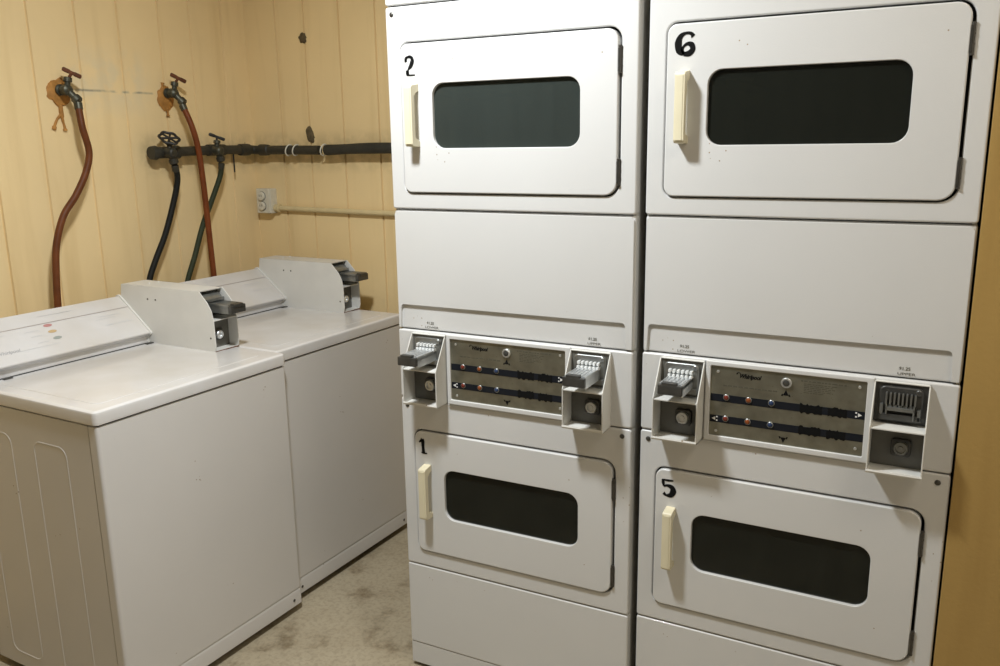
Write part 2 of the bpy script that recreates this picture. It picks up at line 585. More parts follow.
def ribbon(mb, pts, wid, y, u_, z, su, sz, res=8, k_=1.0):
    """brush stroke: centreline with its own width along the way, lying on the plane y"""
    P = spline([Vector((a, b, 0)) for a, b in pts], res)
    N = len(P)
    rows = []
    for i, p in enumerate(P):
        d = (P[min(i + 1, N - 1)] - P[max(i - 1, 0)]).normalized()
        n = Vector((-d.y, d.x, 0))
        t = i / (N - 1) * (len(wid) - 1)
        k = min(int(t), len(wid) - 2)
        ww = (wid[k] + (wid[k + 1] - wid[k]) * (t - k)) * k_
        rows.append((mb.bm.verts.new((u_ + (p.x + n.x * ww) * su, y, z + (p.y + n.y * ww) * sz)),
                     mb.bm.verts.new((u_ + (p.x - n.x * ww) * su, y, z + (p.y - n.y * ww) * sz))))
    for a, b in zip(rows, rows[1:]):
        mb.bm.faces.new((a[0], a[1], b[1], b[0]))
    return mb


def empty(name, loc, rz, label, cat, group=None):
    o = bpy.data.objects.new(name, None)
    o.empty_display_size = 0.1
    o.location = loc
    o.rotation_euler = (0, 0, rz)
    COL.objects.link(o)
    tag(o, label, cat, group)
    return o


def tag(o, label, cat, group=None):
    o['label'] = label
    o['category'] = cat
    if group:
        o['group'] = group
    return o


def structure(o, label=None):
    o['kind'] = 'structure'
    if label:
        o['label'] = label
    return o


# ------------------------------------------------------------------ the room
XL, YB, ZC, XR, YF = -1.183, 0.90, 2.75, 2.60, -2.75


def grooved(p0, p1, grooves, width, depth, thick, normal):
    """wall boards: polyline plan with V grooves, raised to the ceiling. p0->p1 along the wall, normal into the room"""
    p0 = Vector(p0); p1 = Vector(p1)
    d = (p1 - p0).normalized()
    n = Vector(normal)
    L = (p1 - p0).length
    front = [p0]
    for g in sorted(grooves):
        if 0.01 < g < L - 0.01:
            front += [p0 + d * (g - width / 2), p0 + d * (g - width * .25) - n * depth, p0 + d * (g + width * .25) - n * depth, p0 + d * (g + width / 2)]
    front.append(p1)
    back = [p1 - n * thick, p0 - n * thick]
    mb = MB()
    A = [mb.bm.verts.new((q.x, q.y, 0)) for q in front + back]
    B = [mb.bm.verts.new((q.x, q.y, ZC)) for q in front + back]
    N = len(A)
    for i in range(N):
        mb.bm.faces.new((A[i], A[(i + 1) % N], B[(i + 1) % N], B[i]))
    return mb


gl = [-0.080, 0.095, 0.268, 0.450, 0.600, 0.768]
gl = [q for q in gl] + [-0.080 - 0.172 * k for k in range(1, 15)]
structure(grooved((XL, YF, 0), (XL, YB, 0), [q - YF for q in gl], .010, .008, .06, (1, 0, 0)).build('wall_left', WALLS_L, angle=10),
          'cream painted board wall behind the washers')
gb = [-1.014, -0.861, -0.683, -0.505] + [-0.505 + 0.172 * k for k in range(1, 18)]
structure(grooved((XL, YB, 0), (XR, YB, 0), [q - XL for q in gb], .009, .008, .06, (0, -1, 0)).build('wall_back', WALL, angle=10),
          'cream painted board wall behind the black pipe')
structure(MB().box(XL - .06, XR, YF - .06, YF, 0, ZC).build('wall_front', DIMW))
structure(MB().box(XR, XR + .06, YF - .06, YB + .06, 0, ZC).build('wall_far_right', OFFW))
structure(MB().box(XL - .06, XR + .06, YF - .06, YB + .06, -.06, 0).build('floor', FLOOR), 'stained bare concrete floor')
structure(MB().box(XL - .06, XR + .06, YF - .06, YB + .06, ZC, ZC + .06).build('ceiling', CEIL))
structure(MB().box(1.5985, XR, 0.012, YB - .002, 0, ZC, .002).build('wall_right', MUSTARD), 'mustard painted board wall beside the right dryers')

# ------------------------------------------------------------------ stacked dryers
W = 0.690
BOX_A, BOX_B = 0.1025, 0.581       # centres of the two coin boxes


def digit(d, u_, z, su, sz, y, parent):
    mb = MB()
    if d == '2':
        ribbon(mb, [(.12, .72), (.10, .86), (.30, .97), (.62, .96), (.76, .78), (.62, .55), (.34, .34), (.24, .10)],
               [.10, .10, .05, .07, .15, .13, .05, .09], y, u_, z, su, sz, 8, 1.25)
        ribbon(mb, [(.22, .30), (.24, .16), (.28, .04)], [.11, .14, .10], y, u_, z, su, sz, 8, 1.25)
        ribbon(mb, [(.16, .05), (.5, .03), (1.0, .03)], [.04, .035, .03], y, u_, z, su, sz, 8, 1.25)
    elif d == '1':
        ribbon(mb, [(.05, .74), (.25, .84), (.42, .98)], [.03, .07, .10], y, u_, z, su, sz, 8, 1.25)
        ribbon(mb, [(.46, .98), (.52, .80), (.52, .45), (.58, .05)], [.10, .17, .13, .16], y, u_, z, su, sz, 8, 1.25)
        ribbon(mb, [(.30, .07), (.6, .03), (1.0, .04)], [.03, .05, .03], y, u_, z, su, sz, 8, 1.25)
    elif d == '5':
        ribbon(mb, [(.08, .98), (.12, .80), (.16, .58)], [.05, .09, .04], y, u_, z, su, sz, 8, 1.25)
        ribbon(mb, [(.05, .96), (.45, .95), (.80, .98)], [.03, .055, .035], y, u_, z, su, sz, 8, 1.25)
        ribbon(mb, [(.16, .56), (.40, .64), (.70, .56), (.80, .34), (.66, .10), (.36, .04), (.16, .16)],
               [.04, .06, .12, .17, .13, .05, .09], y, u_, z, su, sz, 8, 1.25)
    elif d == '6':
        ribbon(mb, [(.92, .80), (.80, .94), (.52, .97), (.26, .84), (.14, .55), (.20, .22), (.42, .05)],
               [.10, .06, .05, .10, .15, .14, .06], y, u_, z, su, sz, 8, 1.25)
        ribbon(mb, [(.42, .05), (.72, .07), (.90, .24), (.84, .44), (.62, .50), (.42, .38), (.36, .22), (.46, .06)],
               [.07, .11, .11, .11, .06, .05, .06, .06], y, u_, z, su, sz, 8, 1.25)
    return mb.build('number', INK, parent, label='black hand-brushed number %s' % d)


def make_door(root, z0, z1, wz0, wz1, num, glass, num_box, hz0, hinge_z):
    x0, x1 = .0445, .6432
    mb = MB()
    ring(mb, (x0, x1, z0, z1), (.139, .549, wz0, wz1), -.006, .022, [.022, .032, .028, .022], .032, .0035, .002)
    d = mb.build('door', ENAMEL, root)
    # rubber lip behind the door edge
    # window
    g = MB()
    panel(g, .132, .556, wz0 - .007, wz1 + .007, .0035, .008, .036, .002)
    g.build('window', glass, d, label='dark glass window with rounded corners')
    # handle: C-shaped ivory bar
    yb, yf = -.0055, -.042
    hz1 = hz0 + .157
    poly = [(yb, hz0), (yf + .004, hz0 + .002), (yf, hz0 + .008), (yf, hz1 - .006), (yf + .004, hz1 - .001), (yb, hz1 + .004),
            (yb, hz1 - .016), (yf + .016, hz1 - .020), (yf + .012, hz1 - .030), (yf + .012, hz0 + .030), (yf + .016, hz0 + .020), (yb, hz0 + .016)]
    h = MB().prism(poly, 'x', .0745, .0985, .0022)
    h.box(.0790, .0940, yf - .0012, yf + .004, hz0 + .008, hz1 - .008, .001)
    h.build('handle', IVORY, d, label='ivory plastic pull handle')
    for a, b in hinge_z:
        k = MB()
        k.tube([(.6468, -.0022, a), (.6468, -.0022, b)], .0036, 12)
        for t in (.0, .33, .66, 1.0):
            zz = a + (b - a) * t
            k.tube([(.6468, -.0022, zz - .0014), (.6468, -.0022, zz + .0014)], .0043, 12)
        k.box(.6425, .6462, -.0068, -.0050, a + .004, b - .004, .0006)
        k.box(.6455, .6480, -.0020, .010, a + .002, b - .002, .0006)
        k.build('hinge', HINGE, d, label='dull metal barrel hinge')
    u0_, u1_, n0, n1 = num_box
    digit(num, u0_, n0, u1_ - u0_, n1 - n0, -.0068, d)
    return d


def coin_box(root, c, which, slide_out, grim=SHEET):
    h = .0545
    x0, x1 = c - h, c + h
    zt, zm, zb = 1.057, .967, .864
    p = .060
    t = .0028
    side = [(0.0, zt), (-.006, zt), (-p, zm), (-p, zb + .003), (-p + .004, zb), (0.0, zb)]
    mb = MB()
    mb.prism(side, 'x', x0, x0 + t, .0006, 1)
    mb.prism(side, 'x', x1 - t, x1, .0006, 1)
    mb.box(x0, x1, -p, 0, zb, zb + t, .0006, 1)
    mb.box(x0, x1, -.008, 0, zt - t, zt, .0006, 1)
    mb.prism([(-p, zb), (-p - .0015, zb + .004), (-p, zb + .008)], 'x', x0, x1)
    b = mb.build('coin_box', grim, root)
    # shelf between the slide and the lock
    MB().box(x0 + t, x1 - t, -p + .001, -.001, zm - .004, zm - .0015).build('shelf', grim, b)
    # back plates
    k = MB()
    panel(k, x0 + t, x1 - t, zb + t, zm - .004, -.004, -.0005, .003, .001)
    k.build('lock_plate', GREYBACK, b)
    k = MB()
    panel(k, x0 + t, x1 - t, zm - .0015, zt - t, -.004, -.0005, .003, .001)
    k.build('slide_plate', DSTEEL if not slide_out else GREYBACK, b)
    # square lock with a round cylinder
    l = MB()
    lx, lz = c + .008, .914
    panel(l, lx - .020, lx + .020, lz - .021, lz + .019, -.014, -.003, .008, .003)
    lk = l.build('lock', DSTEEL, b, label='square lock escutcheon')
    l = MB()
    l.lathe([(0, .0150), (.006, .0150), (.0085, .0135), (.0085, .0105), (.0045, .0100), (.0045, .0055), (.007, .005), (.007, 0)], (lx, -.0138, lz), (0, -1, 0), 24)
    l.box(lx - .009, lx + .009, -.021, -.0138, lz - .0135, lz - .0105, .001)
    l.build('lock_cylinder', CHROME if slide_out else DCHROME, b, label='chrome lock cylinder')
    # chute with slot comb
    q = MB()
    panel(q, c - .043, c + .043, .974, 1.048, -.012, -.003, .012, .004)
    q.box(c - .041, c + .041, -.022, -.010, .976, .990, .002)
    q.lathe([(0, .007), (.003, .007), (.0042, .0055)], (c + .034, -.011, 1.039), (0, -1, 0), 16)
    q.build('coin_chute', DCHROME if slide_out else DSTEEL, b)
    q = MB()
    for i in range(6 if slide_out else 8):
        if slide_out:
            xx = c - .026 + i * .0104
            q.box(xx - .0032, xx + .0032, -.026, -.0105, 1.0140, 1.0215, .0009)
            q.box(xx - .0032, xx + .0032, -.023, -.0105, 1.0250, 1.0325, .0009)
        else:
            xx = c - .028 + i * .0080
            q.box(xx - .0018, xx + .0018, -.024, -.0105, 1.0110, 1.0360, .0008)
    q.box(c - .030, c + .030, -.0119, -.0105, 1.0145, 1.032)
    q.build('slot_comb', BRIGHT if slide_out else DCHROME, b)
    q = MB()
    pp = slide_out if slide_out else .026
    hw = .028
    dz = .007 if slide_out else 0.0
    q.box(c - hw, c + hw, -pp, -.004, .998 + dz, 1.006 + dz, .0012)
    q.box(c - hw, c - hw + .003, -pp, -.004, .990 + dz, 1.0105 + dz, .0008)
    q.box(c + hw - .003, c + hw, -pp, -.004, .980 + dz, 1.0105 + dz, .0008)
    for i in range(5):
        xx = c - .020 + i * .010
        q.box(xx - .0036, xx + .0036, -pp + .006, -.006, 1.0055 + dz, 1.0098 + dz, .0008)
    sl = q.build('coin_slide', CHROME if slide_out else DCHROME, b, label='ribbed chrome coin slide' if slide_out else 'coin slide pushed in')
    if slide_out:
        q = MB()
        q.box(c - .029, c + .029, -pp - .011, -pp + .001, .985 + dz, 1.009 + dz, .0025)
        q.box(c - .020, c + .016, -pp - .0105, -pp + .004, 1.007 + dz, 1.015 + dz, .002)
        q.build('slide_grip', DSTEEL, b, label='dark steel grip of the coin slide')
    else:
        for xg, zg in ((c - .0365, .984), (c + .0365, .978)):
            q = MB()
            q.box(xg - .0035, xg + .0035, -.022, -.010, zg, zg + .026, .002)
            q.build('slide_guide', DCHROME, b)
    return b


def control_plate(root):
    q = MB()
    panel(q, .168, .517, .874, 1.054, -.0045, .0, .003, .001)
    pl = q.build('control_plate', STEEL, root, label='brushed metal control plate with two black stripes')
    y = -.0049
    for z0, z1 in ((.963, .981), (.911, .9285)):
        MB().box(.1735, .5125, y - .0002, y + .0008, z0, z1).build('stripe', STRIPE, pl)
        k = MB()
        rnd = random.Random(int(z0 * 1000))
        # scuffed stickers on the stripe
        for a, b_ in ((.376, .424), (.436, .476)):
            n = 12
            top = [(a + (b_ - a) * i / n, z1 - .002 + rnd.uniform(-.001, .006)) for i in range(n + 1)]
            bot = [(a + (b_ - a) * i / n, z0 + .001 - rnd.uniform(0, .005)) for i in range(n + 1)][::-1]
            k.bm.faces.new([k.bm.verts.new((x, y - .0006, z)) for x, z in top + bot])
        k.build('worn_sticker', INK, pl)
        for x, m_ in zip((.2105, .262, .3135), (RED, AMBER, BLUE)):
            zc = z1 - .0062
            k = MB()
            k.lathe([(0, .0072), (.0015, .0074), (.0022, .0066), (.0022, .005)], (x, y, zc), (0, -1, 0), 20)
            bz = k.build('bezel', DCHROME, pl)
            k = MB()
            k.lathe([(0, .0058), (.003, .0056), (.0050, .0042), (.0058, .0018), (.006, .0)], (x, y, zc), (0, -1, 0), 18)
            k.build('indicator_lens', m_, pl)
    # start button
    k = MB()
    k.lathe([(0, .0118), (.003, .0122), (.0048, .0108), (.0048, .0078), (.002, .0072)], (.344, -.0045, 1.027), (0, -1, 0), 24)
    k.build('start_button', CHROME, pl, label='chrome ring of the start button')
    k = MB()
    k.lathe([(0, .0072), (.0035, .0068), (.0045, .004), (.0046, .0)], (.344, -.006, 1.027), (0, -1, 0), 20)
    k.build('button_cap', DSTEEL, pl)
    # triangles and print
    for zc, s in ((1.003, 1), (.890, -1)):
        k = MB()
        k.flat([(.3375, y, zc - .006 * s), (.3505, y, zc - .006 * s), (.344, y, zc + .007 * s)])
        for dx in (-.0085, .0085):
            k.flat([(.344 + dx - .0022, y, zc - .008 * s), (.344 + dx + .0022, y, zc - .008 * s), (.344 + dx + .001 - dx * .15, y, zc - .0025 * s), (.344 + dx - .001 - dx * .15, y, zc - .0025 * s)])
        k.build('arrow_mark', INK, pl)
    text('brand_lettering', 'Whirlpool', .0135, .262, y, 1.0305, INK, pl, shear=.35, bold=.0007, sx=.86)
    k = MB()
    # swoosh of the script above the word
    ribbon(k, [(0, 0), (.2, .9), (.5, .2), (1, .5)], [.10, .06, .05, .03], y, .232, 1.034, .022, .006)
    k.build('script_flourish', INK, pl)
    rnd = random.Random(5)
    for x0_, x1_, zz, hh in ((.202, .325, 1.0025, .0026), (.375, .474, 1.0345, .0028), (.382, .452, 1.0285, .0018), (.382, .444, 1.0245, .0018),
                             (.382, .448, 1.0205, .0018), (.382, .440, 1.0165, .0018), (.382, .444, 1.0125, .0018), (.382, .425, 1.0085, .0018)):
        k = MB()
        x = x0_
        while x < x1_:
            l_ = rnd.uniform(.004, .012)
            k.flat([(x, y, zz), (min(x + l_, x1_), y, zz), (min(x + l_, x1_), y, zz + hh), (x, y, zz + hh)])
            x += l_ + .0018
        k.build('fine_print', GREYDK, pl)
    # white pointers at the stripe ends
    for xc, zc, s in ((.4985, .9725, 1), (.1865, .920, -1)):
        k = MB()
        k.flat([(xc, y - .0004, zc - .0045), (xc + .0085 * s, y - .0004, zc), (xc, y - .0004, zc + .0045)])
        for zz in (-.006, .003):
            k.flat([(xc - .0055 * s, y - .0004, zc + zz), (xc - .002 * s, y - .0004, zc + zz), (xc - .002 * s, y - .0004, zc + zz + .0035), (xc - .0055 * s, y - .0004, zc + zz + .0035)])
        k.build('pointer_mark', WHITEINK, pl)
    for x, z in ((.189, 1.036), (.498, 1.036), (.498, .894), (.189, .890)):
        k = MB()
        k.lathe([(0, .0036), (.0012, .0032), (.002, .0)], (x, y, z), (0, -1, 0), 12)
        k.build('rivet', CHROME, pl)
    return pl


GREYDK = mat('dark_print', (0.10, 0.095, 0.07), rough=0.5)


def screw(root, x, y, z, ax=(0, -1, 0), rad=.0062, m_=None):
    k = MB()
    k.lathe([(0, rad), (.0012, rad), (.0026, rad * .6), (.003, 0)], (x, y, z), ax, 14)
    k.build('screw', m_ or HINGE, root)


def make_dryers(loc, rz, label, nums, slides, glasses, numbox):
    root = empty('stacked_dryer', loc, rz, label, 'dryer', 'stacked coin dryers')
    # cabinet: hollow painted shell behind the fronts
    mb = MB()
    mb.box(.002, .010, .012, .70, .012, 1.985)
    mb.box(W - .010, W - .002, .012, .70, .012, 1.985)
    mb.box(.010, W - .010, .69, .70, .012, 1.985)
    mb.box(.010, W - .010, .016, .69, 1.975, 1.985)
    mb.build('cabinet', BODY, root)
    for y1, za, zb in ((.60, .004, .36), (.10, .850, 1.10), (.10, 1.385, 1.41), (.10, 1.905, 1.97)):
        mb = MB()
        mb.box(.011, W - .011, .024, y1, za, zb)
        mb.build('inner_frame', GAP, root)
    bv = .0045
    mb = MB(); panel(mb, 0, W, 1.919, 1.988, 0, .030, .006, bv); mb.build('top_panel', ENAMEL, root)
    mb = MB(); ring(mb, (0, W, 1.3985, 1.9155), (.0408, .6492, 1.4392, 1.8270), 0, .030, .007, [.026, .036, .032, .026], bv, .004)
    mb.build('upper_front', ENAMEL, root)
    mb = MB(); ring(mb, (0, W, .3485, .8625), (.0408, .6492, .3968, .7735), 0, .030, .007, [.026, .036, .032, .026], bv, .004)
    mb.build('lower_front', ENAMEL, root)
    # dark well behind the door gaps
    for za, zb in ((1.428, 1.837), (.386, .783)):
        mb = MB()
        ring(mb, (.030, .660, za, zb), (.120, .568, za + .110, zb - .097), .0235, .026, .02, .04, .001, .001)
        mb.build('door_seal', GAP, root)
    # middle panel with the stepped lower edge
    mb = MB()
    panel(mb, 0, W, 1.0655, 1.3955, .0065, .030, .007, bv)
    mb.build('middle_panel', ENAMEL, root)
    a = .0035
    out = rr(0, W, 1.0675, 1.3955, .007, a)
    U = [(a, 1.0675), (.012, 1.0675), (.012, 1.126), (.014, 1.132), (.020, 1.136), (.662, 1.136), (.668, 1.132), (.670, 1.126), (.670, 1.0675), (W - a, 1.0675),
         (W - a, 1.384), (W - .010, 1.3925), (.010, 1.3925), (a, 1.384)]
    mb = MB()
    mb.prism(U, 'y', 0.0, .0080, .0016, 2)
    mb.build('embossed_face', ENAMEL, root)
    # console
    mb = MB(); panel(mb, 0, W, .8655, 1.0625, 0, .028, .006, .005); mb.build('console_panel', ENAMEL, root)
    mb = MB(); ring(mb, (.1605, .5275, .8640, 1.0615), (.172, .513, .878, 1.050), -.009, .0005, .004, .003, .003, .002)
    mb.build('plate_frame', ENAMEL, root)
    control_plate(root)
    coin_box(root, BOX_A, 'LOWER', slides[0])
    coin_box(root, BOX_B, 'UPPER', slides[1])
    mb = MB(); panel(mb, 0, W, .0835, .3455, 0, .024, .006, bv); mb.build('base_panel', ENAMEL, root)
    mb = MB(); panel(mb, .001, W - .001, .012, .0825, .0015, .024, .003, .002); mb.build('toe_panel', ENAMEL, root)
    make_door(root, 1.4427, 1.8220, 1.5575, 1.7205, nums[0], glasses[0], numbox[0], 1.561, ((1.468, 1.527), (1.723, 1.782)))
    make_door(root, .4000, .7690, .5130, .6650, nums[1], glasses[1], numbox[1], .513, ((.424, .482), (.668, .726)))
    # drums seen through the glass
    for zc in (1.638, .590):
        k = MB()
        n = 40
        prof = [(.05, .255), (.05, .268), (.60, .268), (.60, 0), (.594, 0), (.594, .255), (.05, .255)]
        loops = [[(.343 + R * math.cos(2 * math.pi * i / n), h, zc + R * math.sin(2 * math.pi * i / n)) for i in range(n)] for h, R in [(a_, max(b_, .001)) for a_, b_ in prof]]
        k.loft(loops, False, False)
        for i in range(3):
            t = 2 * math.pi * (i / 3 + .12)
            cx, cz = .343 + .225 * math.cos(t), zc + .225 * math.sin(t)
            k.obox((cx, .32, cz), ((math.cos(t), 0, math.sin(t)), (0, 1, 0), (-math.sin(t), 0, math.cos(t))), (.034, .25, .010), .004)
        k.build('drum', DRUM, root)
    for x, z in ((.020, 1.897), (.666, 1.897), (.666, .843), (.021, .841)):
        screw(root, x, 0.0, z)
    for c, wd in ((BOX_A, 'LOWER'), (BOX_B, 'UPPER')):
        text('price_lettering', '$1.25', .0100, c + .001, .0058, 1.0850, GREYDK, root, bold=.0002)
        text('position_lettering', wd, .0085, c + .005, .0058, 1.0735, GREYDK, root, sx=1.5)
    return root


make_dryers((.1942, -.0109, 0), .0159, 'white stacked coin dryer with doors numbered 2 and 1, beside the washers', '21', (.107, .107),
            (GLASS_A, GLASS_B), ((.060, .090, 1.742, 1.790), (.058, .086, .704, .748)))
right_dryers = make_dryers((.9015, .0182, 0), 0.0, 'white stacked coin dryer with doors numbered 6 and 5, beside the mustard wall', '65', (.093, None),
            (GLASS_B, GLASS_B), ((.064, .107, 1.754, 1.802), (.060, .098, .700, .744)))

right_dryers.scale.x = 1.004

# ------------------------------------------------------------------ washers
X1 = -0.329
WD = 0.688


def make_washer(loc, rz, label, near):
    root = empty('washing_machine', loc, rz, label, 'washing machine', 'top-loading coin washers')
    mb = MB()
    mb.box(-.625, -.0365, -WD + .001, 0, .026, .8705, .003)
    # embossed outlines on both sides
    for ys in (-WD + .0023, -.0013):
        for a, b in ((-.285, -.143), (-.537, -.392)):
            pts = rr(a, b, .075, .790, .030)
            mb.tube([(x, ys, z) for x, z in pts], .0024, 8, closed=True)
    mb.build('cabinet', ENAMEL_W, root)
    # wrapped front panel
    mb = MB()
    L = []
    o = rr(-.0360, 0.0, -WD, .001, [.002, .009, .009, .002])
    for z, i in ((.0865, .0), (.8685, .0), (.8705, .002)):
        L.append([(x, y, z) for x, y in (rr(-.0342, 0.0, -WD, .001, [.002, .009, .009, .002], i))])
    mb.loft(L)
    mb.build('front_panel', ENAMEL_W, root)
    mb = MB()
    L = []
    for z, i in ((.026, .002), (.028, .0), (.0760, .0), (.0850, .0055)):
        L.append([(x, y, z) for x, y in (rr(-.0360, .0015, -WD - .0005, .0015, [.002, .008, .008, .002], i))])
    mb.loft(L)
    mb.build('kick_panel', ENAMEL_W, root)
    mb = MB()
    mb.box(-.60, -.03, -WD + .02, -.02, .006, .022)
    for x in (-.56, -.06):
        for y in (-WD + .06, -.06):
            mb.lathe([(0, .02), (.004, .022), (.02, .018)], (x, y, 0), (0, 0, 1), 16)
    mb.build('base_frame', GAP, root)
    # top deck
    L = []
    o = dict(rad=[.006, .014, .014, .006])
    for z, i in ((.8752, .006), (.8760, .001), (.880, 0), (.903, 0), (.909, .0015), (.9125, .0055), (.914, .011)):
        L.append([(x, y, z) for x, y in rr(-.672, .004, -WD - .004, .004, o['rad'], i)])
    mb = MB(); mb.loft(L); mb.build('top_deck', ENAMEL_TOP, root)
    mb = MB()
    mb.box(-.62, -.007, -WD + .008, -.007, .8700, .8758)
    mb.build('deck_gasket', GAP, root)
    # lid
    L = []
    for z, i in ((.9138, 0), (.9146, 0), (.9154, .0020)):
        L.append([(x, y, z) for x, y in rr(-.508, -.050, -WD + .045, -.050, .020, i)])
    mb = MB(); mb.loft(L); mb.build('lid', ENAMEL_TOP, root)
    for yy in (-.105, -.600):
        k = MB(); k.box(-.524, -.506, yy - .012, yy + .012, .9135, .9185, .0018)
        k.build('lid_hinge', HINGE, root)
    # control console along the back
    y0, y1 = -WD + .004, -.094
    prof = [(-.5315, .9155), (-.5305, .936), (-.5250, .943), (-.5165, .9475), (-.5125, .9505), (-.5115, .954)]
    prof += [(-.5115 - .147 * t, .954 + .117 * t) for t in (.25, .5, .66)]
    prof += [(-.652, 1.0640), (-.658, 1.0680), (-.668, 1.0650), (-.670, 1.058), (-.670, .9155)]
    mb = MB(); mb.prism(prof, 'y', y0, y1)
    con = mb.build('console', ENAMEL_TOP, root, angle=25)
    mb = MB(); mb.box(-.5335, -.528, y0 + .002, y1, .9138, .9162)
    mb.build('console_seam', GAP, con)
    # white end trim
    sc = [(a * 1.0, b) for a, b in prof]
    mb = MB()
    pr = [(-.529, .9150), (-.528, .936), (-.508, .949), (-.509, .957), (-.650, 1.0700), (-.660, 1.0740), (-.674, 1.069), (-.674, .9150)]
    mb.prism(pr, 'y', y1 - .007, y1 + .0005, .0012, 1)
    mb.build('end_trim', SHEET, con)
    # printing on the sloping panel
    p0 = Vector((-.5115, 0, .954)); tt = Vector((-.147, 0, .117)).normalized(); nn = Vector((tt.z, 0, -tt.x)) * .0007

    def fr(yc, s):
        return lambda a, b: p0 + nn + Vector((0, yc + a, 0)) + tt * (s + b)

    def bar(mb_, ya, yb, s0, s1, lift=1.0):
        mb_.flat([p0 + nn * lift + Vector((0, ya, 0)) + tt * s0, p0 + nn * lift + Vector((0, yb, 0)) + tt * s0,
                  p0 + nn * lift + Vector((0, yb, 0)) + tt * s1, p0 + nn * lift + Vector((0, ya, 0)) + tt * s1])
    k = MB(); bar(k, y0 + .003, y1 - .008, .1285, .1310); k.build('panel_line', LINEINK, con)
    for s, m_ in ((.119, PRED), (.092, PYEL), (.063, PGRN)):
        k = MB()
        k.bm.faces.new([k.bm.verts.new(p0 + nn + Vector((0, -.402 + .0145 * math.cos(2 * math.pi * i / 24), 0)) + tt * (s + .0062 * math.sin(2 * math.pi * i / 24))) for i in range(24)])
        k.build('cycle_mark', m_, con)
    rnd = random.Random(3)
    for (ya, yb, s, h_) in ((-.235, -.150, .108, .0016), (-.245, -.170, .098, .0012), (-.222, -.122, .068, .0022), (-.540, -.405, .040, .0016),
                            (-.485, -.440, .106, .0018), (-.475, -.440, .084, .0020), (-.470, -.435, .056, .0018), (-.600, -.545, .112, .0018),
                            (-.415, -.296, .160, .0016)):
        k = MB()
        y = ya
        while y < yb:
            l_ = rnd.uniform(.006, .018)
            bar(k, y, min(y + l_, yb), s, s + h_)
            y += l_ + .002
        k.build('fine_print', FAINTINK, con)
    text('brand_lettering', 'Whirlpool', .017, 0, 0, 0, GREYINK, con, shear=.35, bold=.0002, frame=fr(-.570, .046))
    # coin box
    ya, yb = -.094, .008
    t = .003
    front = [(-.2095, .915), (-.205, .935), (-.206, 1.018), (-.2125, 1.050), (-.228, 1.076), (-.262, 1.111)]
    back = [(-.646, 1.111), (-.655, 1.060), (-.655, .915)]
    mb = MB()
    mb.prism(front + back, 'y', ya, ya + t, .0006, 1)
    mb.prism(front + back, 'y', yb - t, yb, .0006, 1)
    mb.prism([(-.264, 1.111), (-.646, 1.111), (-.655, 1.060), (-.655, .915), (-.252, .915), (-.252, 1.016), (-.300, 1.016), (-.300, 1.108), (-.265, 1.108)], 'y', ya + .001, yb - .001)
    mb.box(-.30, -.210, ya + .001, yb - .001, .915, .918)
    for x, y in ((-.560, -.045), (-.553, -.012)):
        mb.lathe([(0, .004), (.003, .004), (.005, .002)], (x, y, 1.110), (0, 0, 1), 10)
    cb = mb.build('coin_box', SHEET, root, label='white sheet metal coin box bolted to the console end')
    for x, z in ((-.515, 1.068), (-.476, 1.068), (-.225, .960)):
        k = MB()
        k.lathe([(0, .0034), (.001, .0030), (.0014, 0)], (x, ya, z), (0, -1, 0), 10)
        k.build('rivet', HINGE, cb)
    k = MB(); k.box(-.252, -.209, ya + t, yb - t, 1.016, 1.019); k.build('shelf', SHEET, cb)
    k = MB(); k.box(-.2525, -.2485, ya + t, yb - t, .918, 1.016); k.build('lock_plate', GREYBACK, cb)
    k = MB(); k.box(-.3005, -.284, ya + t, yb - t, 1.019, 1.106, .002); k.build('slide_plate', DSTEEL, cb)
    k = MB(); k.box(-.2125, -.2080, ya + .0005, yb - .0005, .9148, .9172); k.build('bottom_lip', RUST, cb)
    k = MB()
    k.box(-.2485, -.242, ya + .030, ya + .068, .942, .982, .003)
    k.build('lock', DSTEEL, cb)
    k = MB()
    k.lathe([(0, .0145), (.008, .0143), (.0105, .0125), (.0105, .0085), (.005, .008), (.005, 0)], (-.2425, ya + .049, .962), (1, 0, 0), 20)
    k.build('lock_cylinder', CHROME, cb, label='chrome lock cylinder')
    ym = (ya + yb) / 2 + .004
    k = MB()
    k.box(-.286, -.250, ym - .040, ym + .040, 1.072, 1.082, .002)
    k.prism([(-.286, 1.080), (-.256, 1.082), (-.268, 1.094), (-.286, 1.100)], 'y', ym - .036, ym + .036)
    k.build('coin_chute', DCHROME, cb)
    k = MB()
    k.box(-.286, -.160, ym - .030, ym + .030, 1.056, 1.066, .0015)
    k.box(-.286, -.160, ym - .030, ym - .026, 1.040, 1.071, .001)
    k.box(-.286, -.160, ym + .026, ym + .030, 1.040, 1.071, .001)
    for i in range(4):
        k.box(-.280, -.162, ym - .021 + i * .0125, ym - .014 + i * .0125, 1.065, 1.0695, .0008)
    k.build('coin_slide', DCHROME, cb, label='ribbed chrome coin slide')
    k = MB()
    k.box(-.162, -.146, ym - .032, ym + .032, 1.042, 1.068, .003)
    k.box(-.164, -.142, ym - .019, ym + .019, 1.062, 1.073, .002)
    k.build('slide_grip', DSTEEL, cb)
    for y in (-.038, -WD + .038):
        screw(root, .0012, y, .050, (1, 0, 0), .0052)
    return root


make_washer((X1, .0845, 0), -.0175, 'white top-loading coin washer nearest the camera with its side showing', True)
make_washer((-.357, .0845 + .698, 0), -.0175, 'white top-loading coin washer in the corner below the black pipe', False)

# ------------------------------------------------------------------ pipe, faucets and hoses
pr_ = empty('water_pipe', (XL + .045, .323, 1.549), 0, 'black wrapped water pipe running round the corner of the walls', 'pipe')
o_ = Vector(pr_.location)


def pv(*p):
    return Vector(p) - o_


